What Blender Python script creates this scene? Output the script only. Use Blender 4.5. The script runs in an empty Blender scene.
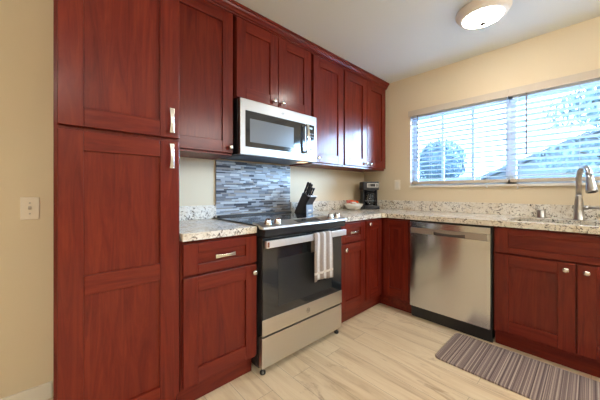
import bpy, bmesh, math, random
from mathutils import Vector, Matrix
random.seed(7)
sc = bpy.context.scene
COL = sc.collection

# ------------------------------------------------------------------ camera
cam_d = bpy.data.cameras.new('camera'); cam = bpy.data.objects.new('camera', cam_d); COL.objects.link(cam)
sc.camera = cam
F_PX, HOR, HEAD, EYE = 268.0, 191.4, 0.827, 1.124
cam_d.sensor_width = 36.0; cam_d.sensor_fit = 'HORIZONTAL'
cam_d.lens = F_PX / 600.0 * 36.0
cam_d.shift_y = -(200.0 - HOR) / 600.0
cam_d.clip_start = 0.02
cam.location = (0, 0, EYE)
cam.rotation_euler = (math.pi / 2, 0, HEAD - math.pi / 2)

# ------------------------------------------------------------------ world and lights
SKY, GLOW = 4.2, 110.0
W = bpy.data.worlds.new('world'); sc.world = W; W.use_nodes = True
nt = W.node_tree; nt.nodes.clear()
wo = nt.nodes.new('ShaderNodeOutputWorld'); bg = nt.nodes.new('ShaderNodeBackground')
tc = nt.nodes.new('ShaderNodeTexCoord'); sp = nt.nodes.new('ShaderNodeSeparateXYZ'); rp = nt.nodes.new('ShaderNodeValToRGB')
nt.links.new(tc.outputs['Generated'], sp.inputs[0]); nt.links.new(sp.outputs['Z'], rp.inputs[0])
rp.color_ramp.elements[0].position = 0.0; rp.color_ramp.elements[0].color = (0.46, 0.70, 1.0, 1)
rp.color_ramp.elements[1].position = 0.7; rp.color_ramp.elements[1].color = (0.42, 0.66, 1.0, 1)
# unseen bright sky patch, added to light the back wall and door glare
vd = nt.nodes.new('ShaderNodeVectorMath'); vd.operation = 'DOT_PRODUCT'; vd.inputs[1].default_value = Vector((0.72, -0.62, 0.30)).normalized()
nt.links.new(tc.outputs['Generated'], vd.inputs[0])
mx = nt.nodes.new('ShaderNodeMath'); mx.operation = 'MAXIMUM'; mx.inputs[1].default_value = 0.0; nt.links.new(vd.outputs['Value'], mx.inputs[0])
pw = nt.nodes.new('ShaderNodeMath'); pw.operation = 'POWER'; pw.inputs[1].default_value = 9.0; nt.links.new(mx.outputs[0], pw.inputs[0])
ml = nt.nodes.new('ShaderNodeMath'); ml.operation = 'MULTIPLY_ADD'; ml.inputs[1].default_value = GLOW; ml.inputs[2].default_value = SKY; nt.links.new(pw.outputs[0], ml.inputs[0])
nt.links.new(ml.outputs[0], bg.inputs['Strength']); nt.links.new(rp.outputs[0], bg.inputs['Color']); nt.links.new(bg.outputs[0], wo.inputs[0])

def area(name, loc, size, size_y, energy, color, aim, portal=False):
    l = bpy.data.lights.new(name, 'AREA'); l.shape = 'RECTANGLE'; l.size = size; l.size_y = size_y
    l.energy = energy; l.color = color
    o = bpy.data.objects.new(name, l); COL.objects.link(o); o.location = loc
    o.rotation_euler = (Vector(aim) - Vector(loc)).to_track_quat('-Z', 'Y').to_euler()
    if portal: l.cycles.is_portal = True
    return o
# portals for the sky coming through the window and through the patio door behind the camera
area('sky_portal_window', (3.13, 0.49, 1.6), 1.8, 0.85, 1, (1, 1, 1), (0, 0.49, 1.6), True)
# fill lights added out of view, standing for no real fixtures
area('rear_fill', (-0.3, -1.3, 2.38), 1.0, 1.0, 8, (1.0, 0.96, 0.90), (0.1, -0.7, 0))  # unseen soft fill added over the area behind the camera
area('back_run_fill', (2.1, -1.7, 2.38), 1.0, 1.0, 32, (1.0, 0.97, 0.92), (1.0, 0.9, 0.4))  # unseen fill added to brighten the cabinets along the back wall
area('ceiling_fill', (-0.6, -1.7, 1.75), 0.5, 0.5, 50, (1.0, 0.99, 0.95), (-0.6, -1.7, 2.4))  # unseen light added and aimed upward to brighten the ceiling
area('left_wall_fill', (-1.7, 0.2, 2.38), 0.6, 0.6, 10, (1.0, 0.94, 0.84), (-1.4, 0.6, 0))  # unseen fill added to lift the tan wall at left

sc.view_settings.view_transform = 'Standard'
sc.view_settings.look = 'None'
sc.view_settings.gamma = 1.0
sc.view_settings.use_curve_mapping = False
sc.view_settings.exposure = 0.72
sc.cycles.use_denoising = True
sc.cycles.max_bounces = 10
sc.cycles.diffuse_bounces = 5
sc.cycles.transparent_max_bounces = 16
sc.cycles.sample_clamp_indirect = 6.0
sc.cycles.caustics_reflective = False
sc.cycles.caustics_refractive = False

# ------------------------------------------------------------------ materials
def S(r, g, b):
    f = lambda c: (c / 255 / 12.92) if c / 255 <= 0.04045 else ((c / 255 + 0.055) / 1.055) ** 2.4
    return (f(r), f(g), f(b), 1)
def mat(name, color=(0.8, 0.8, 0.8, 1), rough=0.5, metal=0.0, coat=0.0, coat_rough=0.1, emit=None, estr=0, spec=0.5):
    m = bpy.data.materials.new(name); m.use_nodes = True
    b = m.node_tree.nodes['Principled BSDF']
    b.inputs['Base Color'].default_value = color; b.inputs['Roughness'].default_value = rough
    b.inputs['Metallic'].default_value = metal; b.inputs['Coat Weight'].default_value = coat
    b.inputs['Coat Roughness'].default_value = coat_rough; b.inputs['Specular IOR Level'].default_value = spec
    if emit: b.inputs['Emission Color'].default_value = emit; b.inputs['Emission Strength'].default_value = estr
    return m
def N(m, t, **kw):
    n = m.node_tree.nodes.new(t)
    for k, v in kw.items(): setattr(n, k, v)
    return n
def L(m, a, b): m.node_tree.links.new(a, b)
def ramp(m, fac, stops, interp='LINEAR'):
    r = N(m, 'ShaderNodeValToRGB'); r.color_ramp.interpolation = interp
    els = r.color_ramp.elements
    while len(els) < len(stops): els.new(0.5)
    for e, (p, c) in zip(els, stops): e.position = p; e.color = c
    L(m, fac, r.inputs[0]); return r.outputs[0]
def coords(m, scale=(1, 1, 1), rand=True):
    t = N(m, 'ShaderNodeTexCoord'); mp = N(m, 'ShaderNodeMapping'); mp.inputs['Scale'].default_value = scale
    L(m, t.outputs['Object'], mp.inputs['Vector'])
    if rand:
        oi = N(m, 'ShaderNodeObjectInfo'); mu = N(m, 'ShaderNodeMath', operation='MULTIPLY'); mu.inputs[1].default_value = 37.0
        L(m, oi.outputs['Random'], mu.inputs[0]); L(m, mu.outputs[0], mp.inputs['Location'])
    return mp.outputs[0]
def noise(m, vec, scale, detail=4, rough=0.5, dist=0.0):
    n = N(m, 'ShaderNodeTexNoise'); n.inputs['Scale'].default_value = scale; n.inputs['Detail'].default_value = detail
    n.inputs['Roughness'].default_value = rough; n.inputs['Distortion'].default_value = dist
    L(m, vec, n.inputs['Vector']); return n.outputs['Fac']
def mixc(m, fac, a, b, mode='MIX'):
    x = N(m, 'ShaderNodeMix', data_type='RGBA', blend_type=mode)
    if isinstance(fac, float): x.inputs[0].default_value = fac
    else: L(m, fac, x.inputs[0])
    for i, v in ((6, a), (7, b)):
        if isinstance(v, tuple): x.inputs[i].default_value = v
        else: L(m, v, x.inputs[i])
    return x.outputs[2]
def bsdf(m): return m.node_tree.nodes['Principled BSDF']
def bump(m, h, strength=0.1, dist=0.001):
    b = N(m, 'ShaderNodeBump'); b.inputs['Strength'].default_value = strength; b.inputs['Distance'].default_value = dist
    L(m, h, b.inputs['Height']); L(m, b.outputs[0], bsdf(m).inputs['Normal'])

def cherry(name, axis):
    m = mat(name, rough=0.5, coat=0.42, coat_rough=0.2, spec=0.1)
    hi, lo = 9.0, 0.9
    s = {'x': (lo, hi, hi), 'y': (hi, lo, hi), 'z': (hi, hi, lo)}[axis]
    v = coords(m, s)
    g = noise(m, v, 2.2, 6, 0.62, 1.6)
    s2 = tuple(q * 6 if q > 1 else q * 2 for q in s)
    v2 = coords(m, s2)
    fine = noise(m, v2, 3.0, 3, 0.6)
    c = ramp(m, g, [(0.25, (0.085, 0.0068, 0.0040, 1)), (0.46, (0.136, 0.0125, 0.0066, 1)), (0.66, (0.180, 0.0205, 0.0088, 1)), (0.9, (0.11, 0.0095, 0.0050, 1))])
    c = mixc(m, 0.14, c, ramp(m, fine, [(0.35, (0.3, 0.3, 0.3, 1)), (0.65, (1, 1, 1, 1))]), 'MULTIPLY')
    L(m, c, bsdf(m).inputs['Base Color'])
    bump(m, fine, 0.05, 0.0006)
    return m
CH = {a: cherry('cherry_' + a, a) for a in 'xyz'}
CH_DARK = mat('cherry_carcass_edge', (0.035, 0.004, 0.003, 1), 0.5)

STRIP = mat('handle_strip_metal', (0.46, 0.42, 0.39, 1), 0.4, 0.9)
def granite():
    m = mat('speckled_granite', rough=0.16, spec=0.5)
    v = coords(m, (1, 1, 1), False)
    big = noise(m, v, 9, 5, 0.6, 0.6)
    c = ramp(m, big, [(0.28, (0.50, 0.38, 0.26, 1)), (0.40, (0.72, 0.66, 0.56, 1)), (0.6, (0.79, 0.755, 0.69, 1)), (0.75, (0.60, 0.58, 0.54, 1))])
    mid = noise(m, v, 60, 6, 0.7, 0.5)
    c = mixc(m, ramp(m, mid, [(0.54, (0, 0, 0, 1)), (0.64, (1, 1, 1, 1))]), c, (0.34, 0.26, 0.19, 1))
    veins = noise(m, v, 60, 4, 0.65, 1.2)
    big2 = noise(m, v, 14, 3, 0.5, 0.0)
    mm = N(m, 'ShaderNodeMath', operation='MULTIPLY')
    L(m, ramp(m, veins, [(0.53, (0, 0, 0, 1)), (0.59, (1, 1, 1, 1))]), mm.inputs[0])
    L(m, ramp(m, big2, [(0.42, (0, 0, 0, 1)), (0.55, (1, 1, 1, 1))]), mm.inputs[1])
    c = mixc(m, mm.outputs[0], c, (0.045, 0.035, 0.032, 1))
    w = noise(m, v, 95, 3, 0.6, 0.3)
    c = mixc(m, ramp(m, w, [(0.60, (0, 0, 0, 1)), (0.67, (1, 1, 1, 1))]), c, (0.84, 0.80, 0.74, 1))
    L(m, c, bsdf(m).inputs['Base Color'])
    return m
GRANITE = granite()

def steel(name, axis='z', base=(0.64, 0.625, 0.60, 1), r=0.33):
    m = mat(name, base, r, 1.0)
    s = {'x': (3, 400, 400), 'y': (400, 3, 400), 'z': (400, 400, 3)}[axis]
    v = coords(m, s)
    n = noise(m, v, 1.0, 3, 0.6)
    mr = N(m, 'ShaderNodeMapRange'); mr.inputs[3].default_value = r - 0.02; mr.inputs[4].default_value = r + 0.03
    L(m, n, mr.inputs[0]); L(m, mr.outputs[0], bsdf(m).inputs['Roughness'])
    bump(m, n, 0.01, 0.0002)
    return m
ST_X = steel('brushed_steel_x', 'x'); ST_Z = steel('brushed_steel_z', 'z', (0.66, 0.69, 0.73, 1), 0.16)
_b = bsdf(ST_Z); _b.inputs['Anisotropic'].default_value = 0.9; _b.inputs['Anisotropic Rotation'].default_value = 0.25; _tg = N(ST_Z, 'ShaderNodeTangent', direction_type='RADIAL', axis='Z'); L(ST_Z, _tg.outputs[0], _b.inputs['Tangent'])
ST_Y = steel('brushed_steel_y', 'y', (0.50, 0.49, 0.47, 1), 0.3)
NICKEL = mat('brushed_nickel', (0.72, 0.69, 0.64, 1), 0.26, 1.0)
FAUCET = mat('faucet_nickel', (0.42, 0.41, 0.40, 1), 0.3, 1.0)
CHROME = mat('polished_knob_metal', (0.75, 0.73, 0.70, 1), 0.15, 1.0)
BLACKGLASS = mat('black_glass', (0.014, 0.018, 0.023, 1), 0.07, 0, 0, spec=0.8)
SMOKE = mat('smoked_door_glass', (0.024, 0.027, 0.030, 1), 0.1, 0, 0, spec=0.6)
BLACK = mat('black_plastic', (0.012, 0.012, 0.014, 1), 0.4)
BLACKSOFT = mat('matte_black_enamel', (0.018, 0.018, 0.02, 1), 0.55)
DARKSTEEL = mat('dark_steel', (0.16, 0.16, 0.165, 1), 0.35, 0.9)
PAINT = mat('tan_wall_paint', S(217, 202, 174), 0.75)
v = coords(PAINT, (1, 1, 1), False); bump(PAINT, noise(PAINT, v, 90, 4, 0.6), 0.12, 0.002)
CEIL = mat('ceiling_paint', S(226, 230, 226), 0.8)
v = coords(CEIL, (1, 1, 1), False); bump(CEIL, noise(CEIL, v, 70, 4, 0.6), 0.12, 0.002)
WHITE = mat('white_trim_paint', S(228, 222, 210), 0.45)
VINYL = mat('white_vinyl', S(225, 230, 236), 0.4)
SLAT = mat('white_blind_slat', S(206, 216, 228), 0.45)
CORD = mat('white_cord', S(205, 205, 205), 0.7)
PLATE = mat('almond_switch_plate', S(232, 222, 205), 0.4)
WAND = mat('clear_grey_wand', (0.22, 0.20, 0.19, 1), 0.3)
VALANCE = mat('cream_valance', S(194, 182, 166), 0.5)
PORC = mat('white_porcelain', S(236, 232, 224), 0.18)

def floor_mat():
    m = mat('oak_vinyl_plank', rough=0.38, spec=0.45)
    t = N(m, 'ShaderNodeTexCoord'); mp = N(m, 'ShaderNodeMapping'); mp.inputs['Rotation'].default_value = (0, 0, math.pi / 2)
    L(m, t.outputs['Object'], mp.inputs['Vector'])
    br = N(m, 'ShaderNodeTexBrick'); br.offset = 0.37; br.offset_frequency = 2
    br.inputs['Scale'].default_value = 1.0; br.inputs['Brick Width'].default_value = 1.22; br.inputs['Row Height'].default_value = 0.152
    br.inputs['Mortar Size'].default_value = 0.0012; br.inputs['Mortar Smooth'].default_value = 0.1; br.inputs['Bias'].default_value = 0.0
    br.inputs['Color1'].default_value = (0, 0, 0, 1); br.inputs['Color2'].default_value = (1, 1, 1, 1); br.inputs['Mortar'].default_value = (0.5, 0.5, 0.5, 1)
    L(m, mp.outputs[0], br.inputs['Vector'])
    # grain runs along Y, with an offset per plank
    mp2 = N(m, 'ShaderNodeMapping'); mp2.inputs['Scale'].default_value = (13, 1.1, 1)
    L(m, t.outputs['Object'], mp2.inputs['Vector'])
    ad = N(m, 'ShaderNodeVectorMath', operation='MULTIPLY_ADD')
    L(m, br.outputs['Color'], ad.inputs[0]); ad.inputs[1].default_value = (17, 9, 5); L(m, mp2.outputs[0], ad.inputs[2])
    g = noise(m, ad.outputs[0], 1.3, 6, 0.62, 1.0)
    c = ramp(m, g, [(0.25, S(188, 162, 132)), (0.42, S(224, 202, 170)), (0.58, S(237, 219, 190)), (0.78, S(212, 187, 152))])
    # knots
    mp3 = N(m, 'ShaderNodeMapping'); mp3.inputs['Scale'].default_value = (5, 1.8, 1)
    L(m, t.outputs['Object'], mp3.inputs['Vector'])
    kn = noise(m, mp3.outputs[0], 1.6, 5, 0.7, 0.8)
    c = mixc(m, ramp(m, kn, [(0.60, (0, 0, 0, 1)), (0.72, (0.75, 0.75, 0.75, 1))]), c, S(176, 146, 114))
    c = mixc(m, 0.30, c, ramp(m, br.outputs['Color'], [(0, (0.80, 0.78, 0.76, 1)), (1, (1, 1, 1, 1))]), 'MULTIPLY')
    c = mixc(m, br.outputs['Fac'], c, S(168, 146, 122))
    L(m, c, bsdf(m).inputs['Base Color']); bump(m, g, 0.06, 0.001)
    return m
FLOOR = floor_mat()

# ------------------------------------------------------------------ mesh helpers
class MB:
    def __init__(s): s.v = []; s.f = []; s.m = []; s.mats = []; s.smooth = []
    def mi(s, m):
        if m not in s.mats: s.mats.append(m)
        return s.mats.index(m)
    def add(s, vs, fs, m, smooth=False):
        o = len(s.v); s.v += [tuple(p) for p in vs]; k = s.mi(m)
        for f in fs: s.f.append([i + o for i in f]); s.m.append(k); s.smooth.append(smooth)
        return s
    def box(s, x0, x1, y0, y1, z0, z1, m, M=None):
        vs = [(x, y, z) for z in (z0, z1) for y in (y0, y1) for x in (x0, x1)]
        if M: vs = [M @ Vector(p) for p in vs]
        return s.add(vs, [(0, 2, 3, 1), (4, 5, 7, 6), (0, 1, 5, 4), (2, 6, 7, 3), (0, 4, 6, 2), (1, 3, 7, 5)], m)
    def ab(s, side, a0, a1, q0, q1, z0, z1, m):    # a along the wall, q depth from the room
        return s.box(a0, a1, q0, q1, z0, z1, m) if side == 'A' else s.box(q0, q1, a0, a1, z0, z1, m)
    def lathe(s, prof, m, M=None, n=24, smooth=True, cap=True):
        vs = []; fs = []
        for r, z in prof:
            for i in range(n):
                a = 2 * math.pi * i / n; vs.append(Vector((r * math.cos(a), r * math.sin(a), z)))
        for j in range(len(prof) - 1):
            for i in range(n):
                k = (i + 1) % n; fs.append((j * n + i, j * n + k, (j + 1) * n + k, (j + 1) * n + i))
        if cap:
            fs.append(tuple(range(n))[::-1]); fs.append(tuple((len(prof) - 1) * n + i for i in range(n)))
        if M: vs = [M @ p for p in vs]
        return s.add(vs, fs, m, smooth)
    def tube(s, pts, r, m, n=12, smooth=True):
        pts = [Vector(p) for p in pts]; rs = r if isinstance(r, (list, tuple)) else [r] * len(pts)
        t0 = (pts[1] - pts[0]).normalized(); up = Vector((0, 0, 1)) if abs(t0.z) < 0.9 else Vector((1, 0, 0))
        nr = t0.cross(up).normalized(); vs = []; fs = []
        for i, p in enumerate(pts):
            t = (pts[min(i + 1, len(pts) - 1)] - pts[max(i - 1, 0)]).normalized()
            nr = (nr - t * nr.dot(t)).normalized(); b = t.cross(nr)
            for k in range(n):
                a = 2 * math.pi * k / n; vs.append(p + (nr * math.cos(a) + b * math.sin(a)) * rs[i])
        for j in range(len(pts) - 1):
            for i in range(n):
                k = (i + 1) % n; fs.append((j * n + i, j * n + k, (j + 1) * n + k, (j + 1) * n + i))
        fs.append(tuple(range(n))[::-1]); fs.append(tuple((len(pts) - 1) * n + i for i in range(n)))
        return s.add(vs, fs, m, smooth)
    def prism(s, poly, lo, hi, axis, m, smooth=False):    # poly in the two other axes (in xyz order)
        def P(p, t): return {'x': (t, p[0], p[1]), 'y': (p[0], t, p[1]), 'z': (p[0], p[1], t)}[axis]
        n = len(poly); vs = [P(p, lo) for p in poly] + [P(p, hi) for p in poly]
        fs = [tuple(range(n))[::-1], tuple(range(n, 2 * n))]
        for i in range(n): k = (i + 1) % n; fs.append((i, k, n + k, n + i))
        return s.add(vs, fs, m, smooth)
    def build(s, name, parent=None, bevel=0, seg=2, base=None, subsurf=0):
        off = Vector(base) if base else (world_of(parent) if parent else Vector((0, 0, 0)))
        me = bpy.data.meshes.new(name); me.from_pydata([tuple(Vector(p) - off) for p in s.v], [], s.f)
        for m in s.mats: me.materials.append(m)
        me.polygons.foreach_set('material_index', s.m); me.polygons.foreach_set('use_smooth', s.smooth)
        bm = bmesh.new(); bm.from_mesh(me); bmesh.ops.recalc_face_normals(bm, faces=bm.faces); bm.to_mesh(me); bm.free()
        o = bpy.data.objects.new(name, me); COL.objects.link(o)
        if parent: o.parent = parent; o.location = off - world_of(parent)
        else: o.location = off
        if bevel:
            b = o.modifiers.new('bevel', 'BEVEL'); b.width = bevel; b.segments = seg; b.limit_method = 'ANGLE'; b.angle_limit = math.radians(40)
        if subsurf: q = o.modifiers.new('sub', 'SUBSURF'); q.levels = subsurf; q.render_levels = subsurf
        return o
def world_of(o):
    p = Vector(o.location)
    while o.parent: o = o.parent; p = p + Vector(o.location)
    return p
def tag(o, label, cat, group=None):
    o['label'] = label; o['category'] = cat
    if group: o['group'] = group
    return o
def thing(name, loc, label, cat, group=None):
    o = bpy.data.objects.new(name, None); COL.objects.link(o); o.location = loc; o.empty_display_size = 0.05
    return tag(o, label, cat, group)
def struct(o): o['kind'] = 'structure'; return o
def rot(loc, axis, ang): return Matrix.Translation(loc) @ Matrix.Rotation(ang, 4, axis)

# ------------------------------------------------------------------ layout numbers (metres)
CEILZ = 2.42; WY = 2.0; WX = 2.975; X_L = -2.6; Y_F = -3.0
DA, DB = 1.377, 2.353          # base door faces (back-wall run, window run)
UP = 1.67                      # upper door faces
CTOP = 0.914

# ------------------------------------------------------------------ room shell
struct(MB().box(X_L - 0.12, WX + 0.12, Y_F - 0.12, WY + 0.12, -0.1, 0, FLOOR).build('floor'))
struct(MB().box(X_L - 0.12, WX + 0.12, Y_F - 0.12, WY + 0.12, CEILZ, CEILZ + 0.1, CEIL).build('ceiling'))
struct(MB().box(X_L - 0.12, WX + 0.12, WY, WY + 0.12, 0, CEILZ, PAINT).build('wall_back'))
struct(MB().box(X_L - 0.12, X_L, Y_F, WY, 0, CEILZ, PAINT).build('wall_left'))
OY0, OY1, OZ0, OZ1 = -0.42, 1.388, 1.185, 2.005       # window opening
w = MB()
w.box(WX, WX + 0.12, Y_F, OY0, 0, CEILZ, PAINT); w.box(WX, WX + 0.12, OY1, WY, 0, CEILZ, PAINT)
w.box(WX, WX + 0.12, OY0, OY1, 0, OZ0, PAINT); w.box(WX, WX + 0.12, OY0, OY1, OZ1, CEILZ, PAINT)
struct(w.build('wall_right'))
struct(MB().box(X_L - 0.12, WX + 0.12, Y_F - 0.12, Y_F, 0, CEILZ, PAINT).build('wall_front'))
struct(MB().box(X_L, -0.004, WY - 0.014, WY, 0, 0.088, WHITE).build('baseboard_back', bevel=0.004))
struct(MB().box(X_L, X_L + 0.014, Y_F, WY - 0.014, 0, 0.088, WHITE).build('baseboard_left', bevel=0.004))

# glass that lets light through and mirrors at grazing angles
GLASS = bpy.data.materials.new('window_glass'); GLASS.use_nodes = True
g = GLASS.node_tree; g.nodes.clear()
go = g.nodes.new('ShaderNodeOutputMaterial'); gm = g.nodes.new('ShaderNodeMixShader'); gt = g.nodes.new('ShaderNodeBsdfTransparent')
gg = g.nodes.new('ShaderNodeBsdfGlossy'); gf = g.nodes.new('ShaderNodeFresnel'); gg.inputs['Roughness'].default_value = 0.02
gt.inputs['Color'].default_value = (0.93, 0.96, 0.97, 1); gf.inputs['IOR'].default_value = 1.3
g.links.new(gf.outputs[0], gm.inputs[0]); g.links.new(gt.outputs[0], gm.inputs[1]); g.links.new(gg.outputs[0], gm.inputs[2]); g.links.new(gm.outputs[0], go.inputs[0])

# window
wf = MB(); fx0, fx1 = WX + 0.075, WX + 0.115
for a0, a1, z0, z1 in ((OY0, OY1, OZ0, OZ0 + 0.045), (OY0, OY1, OZ1 - 0.045, OZ1), (OY0, OY0 + 0.05, OZ0, OZ1), (OY1 - 0.05, OY1, OZ0, OZ1), (0.455, 0.53, OZ0, OZ1)):
    wf.box(fx0, fx1, a0, a1, z0, z1, VINYL)
win = struct(wf.build('window_1', bevel=0.003))
mu = MB()
for y in (1.075, 0.795): mu.box(fx0 + 0.012, fx0 + 0.03, y - 0.013, y + 0.013, OZ0 + 0.045, OZ1 - 0.045, SLAT)
mu.build('muntin', win)
MB().box(fx0 + 0.018, fx0 + 0.022, OY0 + 0.05, 0.455, OZ0 + 0.045, OZ1 - 0.045, GLASS).box(fx0 + 0.018, fx0 + 0.022, 0.53, OY1 - 0.05, OZ0 + 0.045, OZ1 - 0.045, GLASS).build('pane', win)
struct(MB().box(WX + 0.001, WX + 0.074, OY1 - 0.004, OY1 - 0.0002, OZ0 + 0.005, OZ1 - 0.004, VINYL).box(WX + 0.001, WX + 0.074, OY0, OY1 - 0.004, OZ1 - 0.004, OZ1 - 0.0002, VINYL).build('trim_2'))
struct(MB().box(WX - 0.018, WX + 0.075, OY0 - 0.015, OY1 + 0.004, OZ0 - 0.016, OZ0 + 0.004, WHITE).build('trim_1', bevel=0.003))
# white interior door in the far left wall
pd = struct(MB().box(X_L + 0.002, X_L + 0.03, 0.55, 1.35, 0.005, 2.03, WHITE).build('door_1', bevel=0.003))
MB().box(X_L + 0.03, X_L + 0.036, 0.65, 1.25, 1.1, 1.9, WHITE).box(X_L + 0.03, X_L + 0.036, 0.65, 1.25, 0.2, 0.95, WHITE).build('door_panel', pd, bevel=0.004)
MB().lathe([(0.012, 0), (0.012, 0.03), (0.027, 0.04), (0.027, 0.055), (0.01, 0.065)], NICKEL, rot((X_L + 0.031, 0.61, 0.95), 'Y', math.pi / 2)).build('door_knob', pd)
# blinds
def blind(y0, y1, tilt, wand_y, wand_z, cords, label):
    t = thing('window_blind', (WX + 0.02, (y0 + y1) / 2, OZ0), label, 'blind', 'window blinds')
    MB().box(WX - 0.022, WX - 0.012, y0 - 0.0015, y1 + (0.005 if y1 < 1 else 0.018), 1.962, 2.028, VALANCE).box(WX - 0.012, WX - 0.002, y1 - 0.006, y1 + 0.004, 1.962, 2.028, VALANCE).build('valance', t, bevel=0.002)
    MB().box(WX + 0.004, WX + 0.055, y0 + 0.01, y1 - 0.02, 1.945, 1.998, SLAT).build('headrail', t)
    n = 15; zt, zb = 1.925, 1.262
    for i in range(n):
        z = zt + (zb - zt) * i / (n - 1)
        M = rot((WX + 0.03, 0, z), 'Y', tilt)
        MB().box(-0.025, 0.025, y0 + 0.004, y1 - (0.004 if y1 < 1 else 0.008), -0.0017, 0.0017, SLAT, M).build('slat', t)
    MB().box(WX + 0.004, WX + 0.056, y0 + 0.004, y1 - (0.004 if y1 < 1 else 0.008), 1.205, 1.235, VALANCE).build('bottom_rail', t, bevel=0.003)
    for y in cords:
        MB().tube([(WX + 0.003, y, 1.95), (WX + 0.003, y, 1.21)], 0.0014, CORD, 6).tube([(WX + 0.057, y, 1.95), (WX + 0.057, y, 1.21)], 0.0014, CORD, 6).build('ladder_cord', t)
    MB().tube([(WX - 0.004, wand_y, 1.97), (WX - 0.006, wand_y, wand_z)], 0.006, WAND, 8).build('wand', t)
    return t
bl = blind(0.499, 1.385, math.radians(8), 1.305, 1.36, (1.18, 0.66), 'left window blind with thin open white slats, nearest the coffee maker')
br_ = blind(-0.415, 0.491, math.radians(14), 0.375, 1.44, (0.42, 0.06), 'right window blind with tilted white slats, above the kitchen faucet')
for t, y, z in ((bl, 0.655, 1.165), (br_, 0.43, 1.155)):
    MB().tube([(WX - 0.026, y, 1.97), (WX - 0.026, y, z + 0.012)], 0.0012, CORD, 6).lathe([(0.002, 0.014), (0.006, 0.002), (0.006, -0.006), (0.003, -0.010)], CORD, Matrix.Translation((WX - 0.026, y, z)), 10).build('pull_cord', t)

# ------------------------------------------------------------------ cabinet pieces
def knob(side, a, z, face, parent):
    b = MB(); prof = [(0.006, 0), (0.005, 0.012), (0.0085, 0.016), (0.0155, 0.020), (0.0165, 0.024), (0.0145, 0.029), (0.008, 0.032), (0.002, 0.0325)]
    if side == 'A': M = rot((a, face, z), 'X', math.pi / 2)
    else: M = rot((face, a, z), 'Y', -math.pi / 2)
    return b.lathe(prof, NICKEL, M, 20).build('knob', parent)
def pull(side, a, z, face, parent, length=0.118, vertical=False, name='handle'):
    b = MB(); n = 9; pts = []
    for i in range(n):
        t = i / (n - 1); off = 0.024 + 0.006 * math.sin(math.pi * t); pts.append(((t - 0.5) * length, off))
    def P(s, o, wdt):
        if vertical: return (a + wdt, face - o, z + s)
        return (a + 0, face - o, z + wdt)
    vs = []; fs = []
    for s_, o_ in pts:
        wd = 0.0075 + 0.0035 * abs(s_ / (length / 2)) ** 2
        for dw, do in ((-wd, 0), (wd, 0), (wd, -0.006), (-wd, -0.006)):
            vs.append((a + dw, face - (o_ + do), z + s_) if vertical else (a + s_, face - (o_ + do), z + dw))
    for j in range(n - 1):
        for i in range(4): k = (i + 1) % 4; fs.append((j * 4 + i, j * 4 + k, (j + 1) * 4 + k, (j + 1) * 4 + i))
    fs += [(0, 1, 2, 3), tuple((n - 1) * 4 + i for i in (3, 2, 1, 0))]
    b.add(vs, fs, NICKEL)
    for s_ in (-0.42 * length, 0.42 * length):
        if vertical: b.box(a - 0.006, a + 0.006, face - 0.025, face, z + s_ - 0.006, z + s_ + 0.006, NICKEL)
        else: b.box(a + s_ - 0.006, a + s_ + 0.006, face - 0.025, face, z - 0.006, z + 0.006, NICKEL)
    return b.build(name, parent, bevel=0.0015)

def shaker(side, a0, a1, z0, z1, face, parent, name='door', sw=0.072, rw=0.08, mids=(), T=0.02, split=None, swr=None):
    """frame with recessed panels; origin at the door's centre"""
    vm = CH['z']; hm = CH['x'] if side == 'A' else CH['y']
    if name != 'door': vm_ = vm
    r = swr or sw
    b = MB(); q0, q1 = face, face + T
    b.ab(side, a0, a0 + sw, q0, q1, z0, z1, vm); b.ab(side, a1 - r, a1, q0, q1, z0, z1, vm)
    g_ = 0.0004
    b.ab(side, a0 + sw + g_, a1 - r - g_, q0, q1, z0, z0 + rw, hm); b.ab(side, a0 + sw + g_, a1 - r - g_, q0, q1, z1 - rw, z1, hm)
    for m0, m1 in mids: b.ab(side, a0 + sw + g_, a1 - r - g_, q0, q1, m0, m1, hm)
    am, zm, qm = (a0 + a1) / 2, (z0 + z1) / 2, q1
    base = (am, qm, zm) if side == 'A' else (qm, am, zm)
    o = b.build(name, parent, bevel=0.0022, base=base)
    lo = z0 + rw
    edges = sorted([(z0, z0 + rw)] + list(mids) + [(z1 - rw, z1)])
    for (p0, p1), (n0, n1) in zip(edges, edges[1:]):
        pm = vm if (n0 - p1) > 0.2 else hm
        pb = MB().ab(side, a0 + sw - 0.005, a1 - r + 0.005, q0 + 0.0115, q1 - 0.001, p1 - 0.005, n0 + 0.005, pm)
        base = ((a0 + a1) / 2, q1, (p1 + n0) / 2) if side == 'A' else (q1, (a0 + a1) / 2, (p1 + n0) / 2)
        pb.build('door_panel' if name == 'door' else 'front_panel', o, base=base)
    return o
def carcass(side, a0, a1, q0, q1, z0, z1, parent, toe=None):
    b = MB(); b.ab(side, a0, a1, q0, q1, z0, z1, CH['z'])
    o = b.build('body', parent, bevel=0.001)
    if toe is not None:
        MB().ab(side, a0, a1, toe, toe + 0.016, 0.0, z0, CH['x'] if side == 'A' else CH['y']).build('toe_kick', parent)
    return o
bq = WY - 0.002; bqB = WX - 0.002
BT = 0.872      # top of base carcasses

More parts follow.
